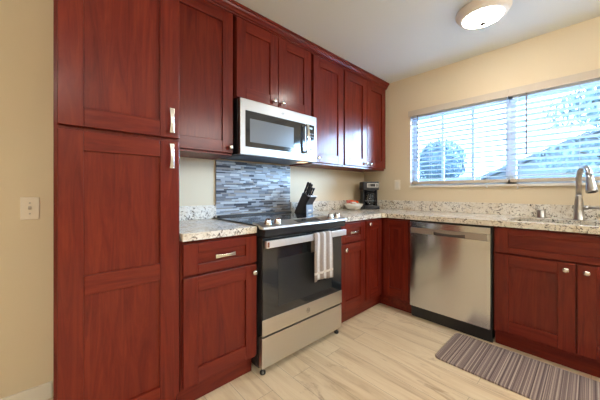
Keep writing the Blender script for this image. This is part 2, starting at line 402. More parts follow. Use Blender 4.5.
# tall pantry cabinet
t = thing('tall_cabinet', (0.23, 1.7, 0), 'tall cherry pantry cabinet reaching the ceiling beside the tan wall', 'cabinet')
carcass('A', 0.0, 0.465, DA + 0.021, bq, 0.11, 2.415, t, 1.444)
d = shaker('A', 0.011, 0.457, 1.384, 2.345, DA, t, sw=0.078, swr=0.086, rw=0.078)
pull('A', 0.417, 1.463, DA, d, vertical=True)
d = shaker('A', 0.011, 0.457, 0.122, 1.366, DA, t, sw=0.078, swr=0.086, rw=0.078, mids=((0.703, 0.783),))
pull('A', 0.417, 1.293, DA, d, vertical=True)
def crown(parent, x0, x1, yf, left_ret=None, right_ret=None):
    prof = [(0, 2.352), (-0.004, 2.352), (-0.004, 2.362), (-0.014, 2.366), (-0.016, 2.377), (-0.027, 2.388), (-0.032, 2.400), (-0.040, 2.403), (-0.040, 2.4185)]
    poly = [(yf + p, z) for p, z in prof] + [(yf + 0.012, 2.4185), (yf + 0.012, 2.352)]
    return MB().prism(poly, x0, x1, 'x', CH['x']).build('crown_molding', parent, bevel=0.001)
crown(t, 0.0, 0.467, 1.385)
# base cabinet left of the range
t = thing('base_cabinet', (0.69, 1.7, 0), 'cherry base cabinet with one drawer and door, between pantry and range', 'cabinet')
carcass('A', 0.468, 0.914, DA + 0.021, bq, 0.11, BT, t, 1.444)
d = shaker('A', 0.477, 0.909, 0.697, 0.856, DA, t, 'drawer', sw=0.074, rw=0.048)
pull('A', 0.701, 0.774, DA + 0.0095, d)
d = shaker('A', 0.477, 0.909, 0.132, 0.684, DA, t, sw=0.074, rw=0.08)
knob('A', 0.884, 0.640, DA, d)
# base cabinet right of the range
t = thing('base_cabinet', (1.88, 1.7, 0), 'narrow cherry base cabinet with a small drawer, right of the range', 'cabinet')
carcass('A', 1.702, 2.074, DA + 0.021, bq, 0.11, BT, t, 1.444)
d = shaker('A', 1.712, 2.066, 0.698, 0.856, DA, t, 'drawer', sw=0.07, rw=0.046)
pull('A', 1.895, 0.776, DA + 0.0095, d)
d = shaker('A', 1.712, 2.066, 0.132, 0.684, DA, t, sw=0.07, rw=0.08)
knob('A', 1.765, 0.640, DA, d)
# corner cabinet with two leaves meeting in the inside corner
t = thing('corner_cabinet', (2.6, 1.7, 0), 'cherry corner base cabinet with folding door leaves in the inside corner', 'cabinet')
b = MB(); poly = [(2.078, DA + 0.021), (DB + 0.021, DA + 0.021), (DB + 0.021, 1.112), (bqB, 1.112), (bqB, bq), (2.078, bq)]
b.prism(poly, 0.11, BT, 'z', CH['z']).build('body', t, bevel=0.001)
MB().prism([(2.078, 1.444), (2.42, 1.444), (2.42, 1.112), (2.436, 1.112), (2.436, 1.46), (2.078, 1.46)], 0, 0.11, 'z', CH['x']).build('toe_kick', t)
d = shaker('A', 2.085, 2.345, 0.132, 0.856, DA, t, sw=0.065, rw=0.085)
knob('A', 2.118, 0.825, DA, d)
shaker('B', 1.116, 1.371, 0.132, 0.856, DB, t, sw=0.068, rw=0.085)
# sink cabinet
t = thing('sink_cabinet', (2.65, 0.06, 0), 'wide cherry sink base cabinet with two doors under a false front', 'cabinet')
b = MB()
b.box(DB + 0.021, DB + 0.04, -0.362, 0.484, 0.11, BT, CH['z']); b.box(DB + 0.04, bqB, 0.466, 0.484, 0.11, BT, CH['z']); b.box(DB + 0.04, bqB, -0.362, -0.344, 0.11, BT, CH['z']); b.box(DB + 0.04, bqB, -0.344, 0.466, 0.11, 0.128, CH['z'])
b.build('body', t)
MB().box(2.42, 2.436, -0.362, 0.484, 0, 0.11, CH['y']).build('toe_kick', t)
shaker('B', -0.352, 0.472, 0.690, 0.860, DB, t, 'false_front', sw=0.076, rw=0.04)
d = shaker('B', 0.066, 0.472, 0.130, 0.679, DB, t, sw=0.078, rw=0.08); knob('B', 0.107, 0.636, DB, d)
d = shaker('B', -0.350, 0.057, 0.130, 0.679, DB, t, sw=0.078, rw=0.08); knob('B', 0.018, 0.636, DB, d)
# upper cabinets
UB, UT = 1.372, 2.352
def crown_for(t, x0, x1): crown(t, x0, x1, UP + 0.008)
t = thing('wall_cabinet', (0.69, 1.85, UB), 'single-door cherry wall cabinet between the pantry and microwave', 'cabinet')
carcass('A', 0.468, 0.912, UP + 0.021, bq, UB, 2.4, t)
d = shaker('A', 0.472, 0.910, 1.386, 2.345, UP, t, sw=0.076, rw=0.08); knob('A', 0.884, 1.424, UP, d)
crown_for(t, 0.468, 0.934)
t = thing('wall_cabinet', (1.305, 1.85, 1.78), 'short two-door cherry cabinet mounted directly above the microwave', 'cabinet')
carcass('A', 0.936, 1.674, UP + 0.021, bq, 1.782, 2.4, t)
d = shaker('A', 0.938, 1.302, 1.786, 2.345, UP, t, sw=0.075, rw=0.08); knob('A', 1.258, 1.824, UP, d)
d = shaker('A', 1.307, 1.671, 1.786, 2.345, UP, t, sw=0.085, rw=0.08); knob('A', 1.338, 1.824, UP, d)
crown_for(t, 0.9345, 1.694)
t = thing('wall_cabinet', (1.91, 1.85, UB), 'single-door cherry wall cabinet just right of the microwave', 'cabinet')
carcass('A', 1.697, 2.131, UP + 0.021, bq, UB, 2.4, t)
d = shaker('A', 1.700, 2.125, 1.386, 2.345, UP, t, sw=0.08, rw=0.085); knob('A', 1.742, 1.424, UP, d)
crown_for(t, 1.6945, 2.132)
t = thing('wall_cabinet', (2.54, 1.85, UB), 'two-door cherry wall cabinet at the corner above the coffee maker', 'cabinet')
carcass('A', 2.137, 2.936, UP + 0.021, bq, UB, 2.4, t)
d = shaker('A', 2.148, 2.538, 1.392, 2.345, UP, t, sw=0.08, rw=0.085); knob('A', 2.505, 1.426, UP, d)
d = shaker('A', 2.543, 2.930, 1.392, 2.345, UP, t, sw=0.08, rw=0.085); knob('A', 2.588, 1.426, UP, d)
crown_for(t, 2.1325, 2.964)

# ------------------------------------------------------------------ counters
CA, CB = 1.36, 2.334
ct = tag(MB().box(0.467, 0.902, CA, bq, BT + 0.002, CTOP, GRANITE).build('countertop', bevel=0.004, base=(0.69, 1.7, BT + 0.002)), 'short speckled granite countertop between the pantry and the range', 'countertop')
tag(MB().box(0.467, 0.934, bq - 0.02, bq, CTOP + 0.0005, 1.018, GRANITE).build('backsplash', bevel=0.002, base=(0.7, bq, CTOP)), 'low granite backsplash strip left of the mosaic tile', 'backsplash')
HX0, HX1, HY0, HY1 = 2.44, 2.775, -0.30, 0.42
b = MB(); z0, z1 = BT + 0.002, CTOP
b.prism([(1.708, CA), (CB - 0.025, CA), (CB, CA - 0.025), (CB, HY1), (bqB, HY1), (bqB, bq), (1.708, bq)], z0, z1, 'z', GRANITE)
ct2 = b
b.box(CB, HX0, HY0, HY1, z0, z1, GRANITE); b.box(HX1, bqB, HY0, HY1, z0, z1, GRANITE); b.box(CB, bqB, -0.38, HY0, z0, z1, GRANITE)
top = b.build('countertop', base=(2.3, 1.4, z0))
bm = bmesh.new(); bm.from_mesh(top.data); bmesh.ops.remove_doubles(bm, verts=bm.verts, dist=1e-5); bm.to_mesh(top.data); bm.free()
tag(top, 'long L-shaped speckled granite countertop running from the range to the sink', 'countertop')
tag(MB().box(1.703, bqB - 0.0205, bq - 0.02, bq, CTOP + 0.0005, 1.018, GRANITE).build('backsplash', bevel=0.002, base=(2.3, bq, CTOP)), 'low granite backsplash strip behind the knife block and bowl', 'backsplash')
tag(MB().box(bqB - 0.02, bqB, -0.38, bq, CTOP + 0.0005, 1.018, GRANITE).build('backsplash', bevel=0.002, base=(bqB, 0.8, CTOP)), 'low granite backsplash strip below the window behind the faucet', 'backsplash')
# sink
t = thing('kitchen_sink', (2.6, 0.06, 0.68), 'stainless undermount sink set into the granite under the faucet', 'sink')
b = MB(); e = 0.012; sx0, sx1, sy0, sy1 = HX0 - e, HX1 + e, HY0 - e, HY1 + e; zb = 0.69
b.box(sx0, sx1, sy0, sy1, zb, zb + 0.004, ST_Y); b.box(sx0, sx0 + 0.003, sy0, sy1, zb, z0 - 0.001, ST_Y); b.box(sx1 - 0.003, sx1, sy0, sy1, zb, z0 - 0.001, ST_Y)
b.box(sx0, sx1, sy0, sy0 + 0.003, zb, z0 - 0.001, ST_Y); b.box(sx0, sx1, sy1 - 0.003, sy1, zb, z0 - 0.001, ST_Y)
b.build('basin', t)
MB().lathe([(0.045, 0), (0.045, 0.003), (0.03, 0.003), (0.03, 0.001)], CHROME, Matrix.Translation((2.62, 0.06, zb + 0.004)), 24).build('drain', t)

# mosaic tile
TC = [mat('mosaic_glass_%s' % n, c, r, spec=0.6) for n, c, r in (
    ('navy', (0.05, 0.06, 0.08, 1), 0.25), ('slate', (0.12, 0.13, 0.155, 1), 0.3), ('steelblue', (0.22, 0.25, 0.30, 1), 0.3),
    ('grey', (0.30, 0.33, 0.37, 1), 0.3), ('pale', (0.52, 0.56, 0.60, 1), 0.25), ('taupe', (0.24, 0.22, 0.21, 1), 0.4), ('charcoal', (0.03, 0.03, 0.035, 1), 0.3))]
GROUT = mat('grey_grout', (0.25, 0.27, 0.30, 1), 0.8)
t = thing('tile_backsplash', (1.32, bq, 0.9), 'blue and grey strip mosaic tile panel on the wall behind the range', 'backsplash')
MB().box(0.9365, 1.70, bq - 0.006, bq, 0.9365, 1.371, GROUT).build('grout_bed', t)
b = MB(); z = 0.938; rnd = random.Random(3)
while z < 1.368:
    hgt = rnd.choice((0.0105, 0.0105, 0.0145, 0.019)); hgt = min(hgt, 1.3695 - z); x = 0.938
    while x < 1.697:
        ln = rnd.choice((0.035, 0.05, 0.07, 0.09, 0.12)) * rnd.uniform(0.85, 1.15); x1 = min(x + ln, 1.6985)
        b.box(x, x1 - 0.0012, bq - 0.010 - rnd.random() * 0.002, bq - 0.006, z, z + hgt - 0.0012, TC[rnd.choices(range(7), (2, 4, 5, 6, 6, 4, 2))[0]])
        x = x1
    z += hgt
b.build('mosaic_strips', t)

# ------------------------------------------------------------------ range
RX0, RX1, RF = 0.925, 1.682, 1.341
t = thing('range', (1.305, 1.66, 0), 'stainless and black slide-in electric range with a towel on its door', 'range')
MB().box(RX0 + 0.002, RX1 - 0.002, RF + 0.045, 1.975, 0.035, 0.905, BLACKSOFT).build('body', t, bevel=0.003)
MB().box(RX0, RX1, RF, RF + 0.04, 0.048, 0.232, ST_X).build('storage_drawer', t, bevel=0.004)
# oven door
dr = MB().box(RX0, RX1, RF + 0.004, RF + 0.042, 0.246, 0.842, BLACK).build('oven_door', t, bevel=0.004)
MB().box(RX0, RX1, RF - 0.002, RF + 0.0038, 0.244, 0.343, ST_X).build('door_trim', dr, bevel=0.002)
MB().box(RX0 + 0.003, RX1 - 0.003, RF - 0.001, RF + 0.0038, 0.3435, 0.84, BLACKGLASS).build('door_glass', dr, bevel=0.001)
MB().box(RX0 + 0.12, RX1 - 0.12, RF - 0.0018, RF - 0.0011, 0.395, 0.70, SMOKE).build('oven_window', dr)
HANDM = mat('oven_handle_metal', (0.80, 0.80, 0.80, 1), 0.4, 0.9)
b = MB(); b.box(RX0 - 0.002, RX1 - 0.002, 1.292, 1.312, 0.786, 0.828, HANDM)
b.box(RX0 + 0.02, RX0 + 0.05, 1.312, RF - 0.0012, 0.793, 0.822, ST_X); b.box(RX1 - 0.05, RX1 - 0.02, 1.312, RF - 0.0012, 0.793, 0.822, ST_X)
b.box(RX0 + 0.004, RX0 + 0.018, 1.2905, 1.293, 0.792, 0.822, mat('copper_handle_end', (0.28, 0.11, 0.06, 1), 0.4, 0.7))
b.build('door_handle', dr, bevel=0.004)
def text_mesh(txt, size, M, m, name, parent):
    cu = bpy.data.curves.new('txt', 'FONT'); cu.body = txt; cu.size = size; cu.extrude = 0.0004; cu.align_x = 'CENTER'; cu.align_y = 'CENTER'
    o = bpy.data.objects.new('txt', cu); COL.objects.link(o); bpy.context.view_layer.update()
    me = bpy.data.meshes.new_from_object(o.evaluated_get(bpy.context.evaluated_depsgraph_get())); bpy.data.objects.remove(o)
    me.transform(Matrix.Translation(-world_of(parent)) @ M); me.materials.clear(); me.materials.append(m)
    q = bpy.data.objects.new(name, me); COL.objects.link(q); q.parent = parent; return q
RINGM = mat('logo_grey', (0.16, 0.16, 0.17, 1), 0.4, 0.5)
def logo(x, z, face, r, parent, dark=RINGM):
    b = MB(); n = 28; M = rot((x, face, z), 'X', math.pi / 2)
    b.lathe([(r, 0), (r, 0.001), (r * 0.86, 0.001), (r * 0.86, 0)], dark, M, n, False, False)
    o = b.build('logo_ring', parent)
    text_mesh('GE', r * 1.15, rot((x, face - 0.0008, z), 'X', math.pi / 2), dark, 'logo_letters', parent)
logo(1.31, 0.295, RF - 0.0022, 0.0155, dr)
# control panel with sloping top, knobs
b = MB(); cx0, cx1 = 0.906, 1.702
b.prism([(1.298, 0.897), (1.300, 0.911), (1.395, 0.932), (1.42, 0.932), (1.42, 0.918), (1.36, 0.9155), (1.345, 0.897)], cx0, cx1, 'x', ST_X)
b.build('control_panel', t, bevel=0.002)
MB().prism([(1.312, 0.852), (1.303, 0.8965), (1.384, 0.8965), (1.384, 0.852)], RX0 - 0.003, RX1 + 0.003, 'x', mat('dark_vent_band', (0.035, 0.038, 0.042, 1), 0.2, 0.3)).build('vent_trim', t)
sl = math.atan2(0.021, 0.095)
for i, (x, y) in enumerate(((0.972, 1.35), (1.045, 1.35), (1.555, 1.35), (1.628, 1.35))):
    zz = 0.911 + (y - 1.300) * 0.221 + 0.0008
    M = rot((x, y, zz), 'X', sl)
    MB().lathe([(0.026, 0), (0.026, 0.004), (0.0215, 0.006), (0.020, 0.028), (0.018, 0.030), (0.001, 0.0305)], CHROME, M, 24).box(-0.003, 0.003, -0.0165, 0.0165, 0.0295, 0.036, CHROME, M).build('burner_knob', t)
M = rot((1.315, 1.350, 0.911 + 0.05 * 0.221 + 0.0006), 'X', sl)
MB().box(-0.11, 0.11, -0.026, 0.03, 0, 0.0012, BLACKGLASS, M).build('display', t)
ct_ = MB().box(0.9045, 1.7035, 1.421, 1.985, 0.9155, 0.9235, BLACKGLASS).build('cooktop', t, bevel=0.003)
RING = mat('burner_ring_print', (0.10, 0.10, 0.105, 1), 0.25)
for x, y, r in ((1.11, 1.56, 0.11), (1.5, 1.56, 0.085), (1.11, 1.83, 0.08), (1.5, 1.83, 0.1)):
    MB().lathe([(r, 0), (r, 0.0004), (r - 0.004, 0.0004), (r - 0.004, 0)], RING, Matrix.Translation((x, y, 0.9236)), 40, False, False).build('burner_ring', ct_)
MB().prism([(1.925, 0.9236), (1.93, 0.934), (1.975, 0.936), (1.983, 0.9236)], 0.94, 1.668, 'x', BLACK).build('rear_vent', t, bevel=0.002)
for x in (0.95, 1.655):
    for y in (1.372, 1.93):
        MB().lathe([(0.016, 0), (0.018, 0.004), (0.018, 0.014), (0.007, 0.018), (0.007, 0.0355)], BLACK, Matrix.Translation((x, y, 0)), 16).build('foot', t)

# towel
def towel():
    m = mat('striped_dish_towel', rough=0.95, spec=0.1)
    tcn = N(m, 'ShaderNodeTexCoord'); spn = N(m, 'ShaderNodeSeparateXYZ'); L(m, tcn.outputs['UV'], spn.inputs[0])
    n1 = N(m, 'ShaderNodeMath', operation='MULTIPLY'); n1.inputs[1].default_value = 3.0; L(m, spn.outputs['X'], n1.inputs[0])
    fr = N(m, 'ShaderNodeMath', operation='FRACT'); L(m, n1.outputs[0], fr.inputs[0])
    nz = noise(m, tcn.outputs['Object'], 120, 3, 0.6)
    c = ramp(m, fr.outputs[0], [(0.0, S(150, 137, 130)), (0.50, S(158, 147, 142)), (0.62, S(214, 215, 219)), (0.84, S(214, 215, 219)), (0.95, S(150, 137, 130))])
    cr = ramp(m, spn.outputs['Y'], [(0.0, (0, 0, 0, 1)), (0.14, (0, 0, 0, 1)), (0.15, (1, 1, 1, 1)), (0.19, (1, 1, 1, 1)), (0.20, (0, 0, 0, 1))])
    c = mixc(m, cr, c, S(214, 208, 204))
    c = mixc(m, 0.45, c, ramp(m, nz, [(0.35, (0.6, 0.58, 0.56, 1)), (0.65, (1, 1, 1, 1))]), 'MULTIPLY')
    L(m, c, bsdf(m).inputs['Base Color']); bump(m, nz, 0.5, 0.003)
    # cross-section over the bar: (y, z) path, back flap then over the handle then front flap
    path = [(1.317, 0.70), (1.3165, 0.73), (1.316, 0.77), (1.3155, 0.815), (1.312, 0.829), (1.302, 0.8325), (1.292, 0.829), (1.288, 0.818)]
    zs = [0.78, 0.72, 0.66, 0.61, 0.56, 0.53, 0.505]
    path += [(1.286 - 0.004 * i / 6, zz) for i, zz in enumerate(zs)]
    nx = 40; x0, x1 = 1.318, 1.502; vs = []; uv = []
    # arc length for v coordinate
    ln = [0]
    for p, q in zip(path, path[1:]): ln.append(ln[-1] + math.dist(p, q))
    front_top = 7
    for j, (y, z) in enumerate(path):
        drop = max(0, (0.82 - z)) if j >= front_top else 0
        for i in range(nx + 1):
            u = i / nx; xx = x0 + (x1 - x0) * u
            xx += (-0.010 * (1 - u) - 0.000 * u) * min(1, drop * 6)
            amp = 0.0055 * min(1, drop * 8)
            yy = y - amp * (0.6 + math.sin(u * 2 * math.pi * 3.1 + 0.6)) - (0.002 * math.sin(u * 17) * min(1, drop * 5))
            zz = z + (0.006 * math.sin(u * 5.0) if j == len(path) - 1 else 0)
            vs.append((xx, yy, zz)); uv.append((u, 1 - (ln[j] - ln[front_top]) / (ln[-1] - ln[front_top]) if j >= front_top else 1))
    fs = [(j * (nx + 1) + i, j * (nx + 1) + i + 1, (j + 1) * (nx + 1) + i + 1, (j + 1) * (nx + 1) + i) for j in range(len(path) - 1) for i in range(nx)]
    me = bpy.data.meshes.new('dish_towel'); base = Vector((1.42, 1.30, 0.5)); me.from_pydata([tuple(Vector(p) - base) for p in vs], [], fs)
    ul = me.uv_layers.new(name='uv')
    for lp in me.loops: ul.data[lp.index].uv = uv[lp.vertex_index]
    me.polygons.foreach_set('use_smooth', [True] * len(me.polygons)); me.materials.append(m)
    o = bpy.data.objects.new('dish_towel', me); COL.objects.link(o); o.location = base
    so = o.modifiers.new('solid', 'SOLIDIFY'); so.thickness = 0.0025; so.offset = -1
    tag(o, 'grey and white striped dish towel hanging over the oven door handle', 'towel')
    return o
tw = towel()

# ------------------------------------------------------------------ microwave
MF, MX0, MX1, MZ0, MZ1 = 1.62, 0.936, 1.687, 1.378, 1.768
t = thing('microwave', (1.31, 1.8, MZ0), 'stainless over-the-range microwave with a dark window above the mosaic tile', 'microwave')
MB().box(MX0 - 0.002, MX1, MF + 0.032, 1.985, MZ0 + 0.004, MZ1, BLACK).build('body', t, bevel=0.002)
MB().box(MX0 + 0.03, MX1 - 0.03, MF + 0.05, 1.96, MZ0 - 0.0, MZ0 + 0.0035, DARKSTEEL).build('vent_grille', t)
LAMPG = mat('task_lamp_lens', (0.9, 0.7, 0.5, 1), 0.4, emit=(1, 0.62, 0.35, 1), estr=1.2)
MB().box(1.56, 1.64, 1.68, 1.74, MZ0 - 0.003, MZ0 - 0.0003, LAMPG).build('task_lamp', t)
ST_MW = steel('microwave_steel', 'x', (0.34, 0.33, 0.315, 1), 0.38)
fr = MB().box(MX0, MX1, MF, MF + 0.0315, MZ0, MZ1, ST_MW).build('front_frame', t, bevel=0.004)
gl = MB().box(0.977, 1.548, MF - 0.003, MF - 0.0002, 1.436, 1.688, BLACKGLASS).build('door_window', t, bevel=0.001)
MB().box(1.012, 1.42, MF - 0.0036, MF - 0.0031, 1.47, 1.635, mat('microwave_mesh_screen', (0.13, 0.14, 0.15, 1), 0.25)).build('mesh_screen', gl)
cp = MB().box(1.562, 1.656, MF - 0.003, MF - 0.0002, 1.436, 1.688, BLACKGLASS).build('control_panel', t, bevel=0.001)
KEY = mat('keypad_print', (0.12, 0.14, 0.16, 1), 0.4)
b = MB()
for r_ in range(7):
    for c_ in range(3): b.box(1.572 + c_ * 0.027, 1.592 + c_ * 0.027, MF - 0.0036, MF - 0.0031, 1.452 + r_ * 0.026, 1.462 + r_ * 0.026, KEY)
b.build('keypad', cp)
MB().box(1.588, 1.632, MF - 0.0036, MF - 0.0031, 1.652, 1.668, mat('clock_display', (0.1, 0.2, 0.22, 1), 0.3, emit=(0.45, 0.75, 0.8, 1), estr=0.5)).build('clock', cp)
b = MB(); pts = []
for i in range(13):
    s_ = i / 12; zz = 1.440 + 0.242 * s_; oo = 0.030 + 0.012 * math.sin(math.pi * s_)
    pts.append((zz, oo))
vs = []; fs = []
for zz, oo in pts:
    for dx, dy in ((-0.013, 0), (0.013, 0), (0.010, -0.010), (-0.010, -0.010)): vs.append((1.545 + dx, MF - oo - dy - 0.010, zz))
for j in range(12):
    for i in range(4): k = (i + 1) % 4; fs.append((j * 4 + i, j * 4 + k, (j + 1) * 4 + k, (j + 1) * 4 + i))
fs += [(0, 1, 2, 3), (51, 50, 49, 48)]
b.add(vs, fs, CHROME); b.box(1.537, 1.553, MF - 0.032, MF - 0.0032, 1.443, 1.458, CHROME); b.box(1.537, 1.553, MF - 0.032, MF - 0.0032, 1.664, 1.679, CHROME)
b.build('handle', t, bevel=0.002)
logo(1.311, 1.729, MF - 0.0003, 0.013, fr)

# ------------------------------------------------------------------ dishwasher
t = thing('dishwasher', (2.65, 0.795, 0), 'stainless dishwasher with a recessed handle, under the window counter', 'dishwasher')
DY0, DY1, DF = 0.498, 1.098, 2.343
MB().box(DF + 0.045, 2.93, DY0 - 0.002, DY1 + 0.006, 0.02, 0.868, BLACK).build('body', t)
MB().box(DF + 0.02, DF + 0.044, DY0 - 0.008, DY1 + 0.008, 0.110, 0.869, BLACK).build('door_gasket', t)
b = MB(); zt, zb_ = 0.858, 0.112; pz0, pz1, py0, py1 = 0.765, 0.792, 0.66, 0.90
b.box(DF, DF + 0.0195, DY0, DY1, zb_, 0.760, ST_Z); b.box(DF, DF + 0.0195, DY0, DY1, 0.806, zt, ST_Z)
d = b.build('door', t, bevel=0.003)
# handle strip with scooped pocket
hs = MB(); hs.box(DF - 0.005, DF + 0.0195, DY0 + 0.018, py0, 0.7605, 0.8055, STRIP); hs.box(DF - 0.005, DF + 0.0195, py1, DY1 - 0.012, 0.7605, 0.8055, STRIP)
hs.box(DF, DF + 0.0195, DY0, DY0 + 0.018, 0.7605, 0.8055, ST_Z); hs.box(DF, DF + 0.0195, DY1 - 0.012, DY1, 0.7605, 0.8055, ST_Z)
n = 16
for i in range(n):      # upper lip of the strip bows down over the pocket
    a0 = py0 + (py1 - py0) * i / n; a1 = py0 + (py1 - py0) * (i + 1) / n
    k0 = 0.783 + 0.010 * (abs((i + 0.5) / n * 2 - 1)) ** 2
    hs.box(DF - 0.005, DF + 0.004, a0, a1, k0 - 0.004, 0.8055, STRIP)
hs.box(DF + 0.016, DF + 0.0195, py0, py1, 0.7605, 0.8055, DARKSTEEL)
hs.build('handle_strip', d)
MB().box(DF + 0.055, DF + 0.075, DY0 - 0.002, DY1 + 0.006, 0.0, 0.104, BLACKSOFT).build('toe_panel', t)

# ------------------------------------------------------------------ faucet and air gap
fxp, fyp = 2.835, 0.062
t = thing('kitchen_faucet', (fxp, fyp, CTOP), 'brushed nickel gooseneck pull-down faucet standing behind the sink', 'faucet')
MB().lathe([(0.034, 0), (0.034, 0.006), (0.0295, 0.012), (0.028, 0.09), (0.024, 0.13), (0.0185, 0.175), (0.0175, 0.185)], FAUCET, Matrix.Translation((fxp, fyp, CTOP + 0.0005)), 28).build('body', t)
dirv = Vector((-0.94, -0.34, 0)).normalized(); pts = []; R = 0.078
for z in (1.095, 1.13, 1.17, 1.21): pts.append(Vector((fxp, fyp, z)))
for i in range(1, 15):
    a = math.pi * 0.93 * i / 14; pts.append(Vector((fxp, fyp, 1.215)) + dirv * (R * (1 - math.cos(a))) + Vector((0, 0, R * 1.05 * math.sin(a))))
MB().tube(pts, 0.0165, FAUCET, 16).build('spout', t)
e0 = pts[-1]; dd = (pts[-1] - pts[-2]).normalized()
MB().tube([e0 - dd * 0.004, e0 + dd * 0.02, e0 + dd * 0.055, e0 + dd * 0.095, e0 + dd * 0.115, e0 + dd * 0.12], [0.0180, 0.0190, 0.0215, 0.0280, 0.0300, 0.0280], FAUCET, 20).tube([e0 + dd * 0.1195, e0 + dd * 0.1225], [0.021, 0.020], BLACK, 20).build('spray_head', t)
lv = Vector((0.05, -1, 0.02)).normalized(); b0 = Vector((fxp, fyp - 0.018, 1.005))
MB().tube([b0, b0 + lv * 0.03], 0.0165, FAUCET, 16).tube([b0 + lv * 0.03, b0 + lv * 0.075, b0 + lv * 0.12], [0.010, 0.009, 0.013], FAUCET, 12).build('lever', t)
tag(MB().lathe([(0.028, 0), (0.028, 0.004), (0.0265, 0.006), (0.0265, 0.055), (0.0245, 0.060), (0.001, 0.0605)], FAUCET, Matrix.Translation((2.885, 0.273, CTOP + 0.0005)), 24).build('air_gap', base=(2.885, 0.273, CTOP)), 'short brushed nickel air gap cylinder left of the faucet', 'air gap')

# ------------------------------------------------------------------ knife block
kb = thing('knife_block', (1.79, 1.86, CTOP), 'dark knife block full of black-handled knives beside the cooktop', 'knife block')
KBM = mat('espresso_block_wood', (0.045, 0.040, 0.040, 1), 0.4)
def KM(x, y, z): return rot((x, y, z), 'Z', math.radians(4))
Mk = KM(1.775, 1.855, CTOP + 0.001)
# local: -y towards the user; side outline in (y, z)
def prismM(poly, lo, hi, M, m, b=None):
    b = b or MB(); n = len(poly); vs = [M @ Vector((lo, p[0], p[1])) for p in poly] + [M @ Vector((hi, p[0], p[1])) for p in poly]
    fs = [tuple(range(n))[::-1], tuple(range(n, 2 * n))] + [(i, (i + 1) % n, n + (i + 1) % n, n + i) for i in range(n)]
    return b.add(vs, fs, m)
prismM([(0.105, 0.0), (0.012, 0.0), (-0.075, 0.165), (-0.012, 0.200)], -0.05, 0.05, Mk, KBM).build('block', kb, bevel=0.004)
prismM([(0.0105, 0.0), (-0.055, 0.0), (-0.055, 0.085), (-0.062, 0.10), (-0.105, 0.155), (-0.0765, 0.165)], -0.048, 0.048, Mk, mat('block_front_wood', (0.03, 0.028, 0.03, 1), 0.35)).build('front_block', kb, bevel=0.003)
MB().box(-0.046, 0.046, -0.0575, -0.0552, 0.004, 0.083, mat('brushed_front_plate', (0.32, 0.38, 0.46, 1), 0.3, 0.5), Mk).build('front_plate', kb)
MB().box(-0.022, 0.022, -0.0588, -0.0577, 0.020, 0.038, WHITE, Mk).build('label_patch', kb)
ax = Vector((0, -0.087, 0.165)).normalized()     # knife axis in the block
KH = mat('knife_handle_black', (0.012, 0.012, 0.014, 1), 0.35)
for i, (x, y, z, ln, r) in enumerate(((-0.030, -0.020, 0.203, 0.105, 0.011), (0.0, -0.022, 0.202, 0.100, 0.011), (0.030, -0.022, 0.202, 0.085, 0.010), (-0.030, -0.055, 0.179, 0.085, 0.009), (0.0, -0.055, 0.179, 0.075, 0.009), (0.030, -0.056, 0.179, 0.070, 0.009))):
    p0 = Mk @ Vector((x, y, z)); a_ = (Mk.to_3x3() @ ax)
    kn = MB().tube([p0 - a_ * 0.02, p0 + a_ * 0.012, p0 + a_ * 0.016, p0 + a_ * ln * 0.5, p0 + a_ * ln * 0.9, p0 + a_ * ln], [r * 0.8, r * 0.8, r, r * 0.85, r * 1.1, r * 0.7], KH, 10)
    o = kn.build('knife', base=p0)
    tag(o, ['knife with black handle, rear row left in the knife block', 'knife with black handle, rear row centre of the knife block', 'knife with black handle, rear row right in the knife block', 'short knife handle, front row left in the knife block', 'short knife handle, front row centre of the knife block', 'short knife handle, front row right in the knife block'][i], 'knife', 'knives in the knife block')
# scissors or sharpener lying across the front slots
MB().box(-0.047, 0.047, -0.112, -0.074, 0.1605, 0.1690, mat('pale_knife_bolster', (0.75, 0.74, 0.72, 1), 0.3, 0.3), Mk).build('slot_trim', kb, bevel=0.001)

# ------------------------------------------------------------------ coffee maker
NAVY = mat('blue_black_plastic', (0.012, 0.016, 0.026, 1), 0.4)
cm = thing('coffee_maker', (2.79, 1.81, CTOP), 'black drip coffee maker with glass carafe in the counter corner', 'coffee maker')
Mc = rot((2.805, 1.815, CTOP + 0.001), 'Z', math.radians(-42))        # local -y faces the camera
MB().box(-0.095, 0.095, -0.115, 0.095, 0, 0.038, NAVY, Mc).build('base', cm, bevel=0.010, seg=3)
MB().box(-0.088, 0.088, 0.020, 0.092, 0.0385, 0.225, NAVY, Mc).box(-0.088, -0.068, -0.045, 0.020, 0.0385, 0.225, NAVY, Mc).box(0.070, 0.088, -0.045, 0.020, 0.0385, 0.225, NAVY, Mc).build('water_tank', cm, bevel=0.008)
b = MB(); b.box(-0.098, 0.098, -0.085, 0.094, 0.2255, 0.325, NAVY, Mc); b.build('brew_head', cm, bevel=0.012, seg=3)
b = MB(); b.lathe([(0.062, 0), (0.058, -0.012), (0.040, -0.02)], NAVY, Mc @ Matrix.Translation((0, -0.03, 0.225)), 24); b.build('filter_basket', cm)
MB().box(-0.048, 0.086, -0.0885, -0.0855, 0.256, 0.304, mat('silver_panel', (0.55, 0.55, 0.56, 1), 0.35, 0.6), Mc).build('control_panel', cm, bevel=0.001)
cpn = [o for o in cm.children if o.name.startswith('control_panel')][0]
MB().box(-0.012, 0.048, -0.0905, -0.0887, 0.264, 0.298, BLACK, Mc).build('clock_display', cpn)
for x in (-0.040, -0.024, 0.058, 0.072): MB().box(x, x + 0.008, -0.0905, -0.0887, 0.262, 0.296, BLACK, Mc).build('button', cpn)
MB().lathe([(0.06, 0), (0.06, 0.004)], DARKSTEEL, Mc @ Matrix.Translation((0, -0.045, 0.0385)), 24).build('warming_plate', cm)
CARG = bpy.data.materials.new('carafe_glass'); CARG.use_nodes = True
g = CARG.node_tree; g.nodes.clear()
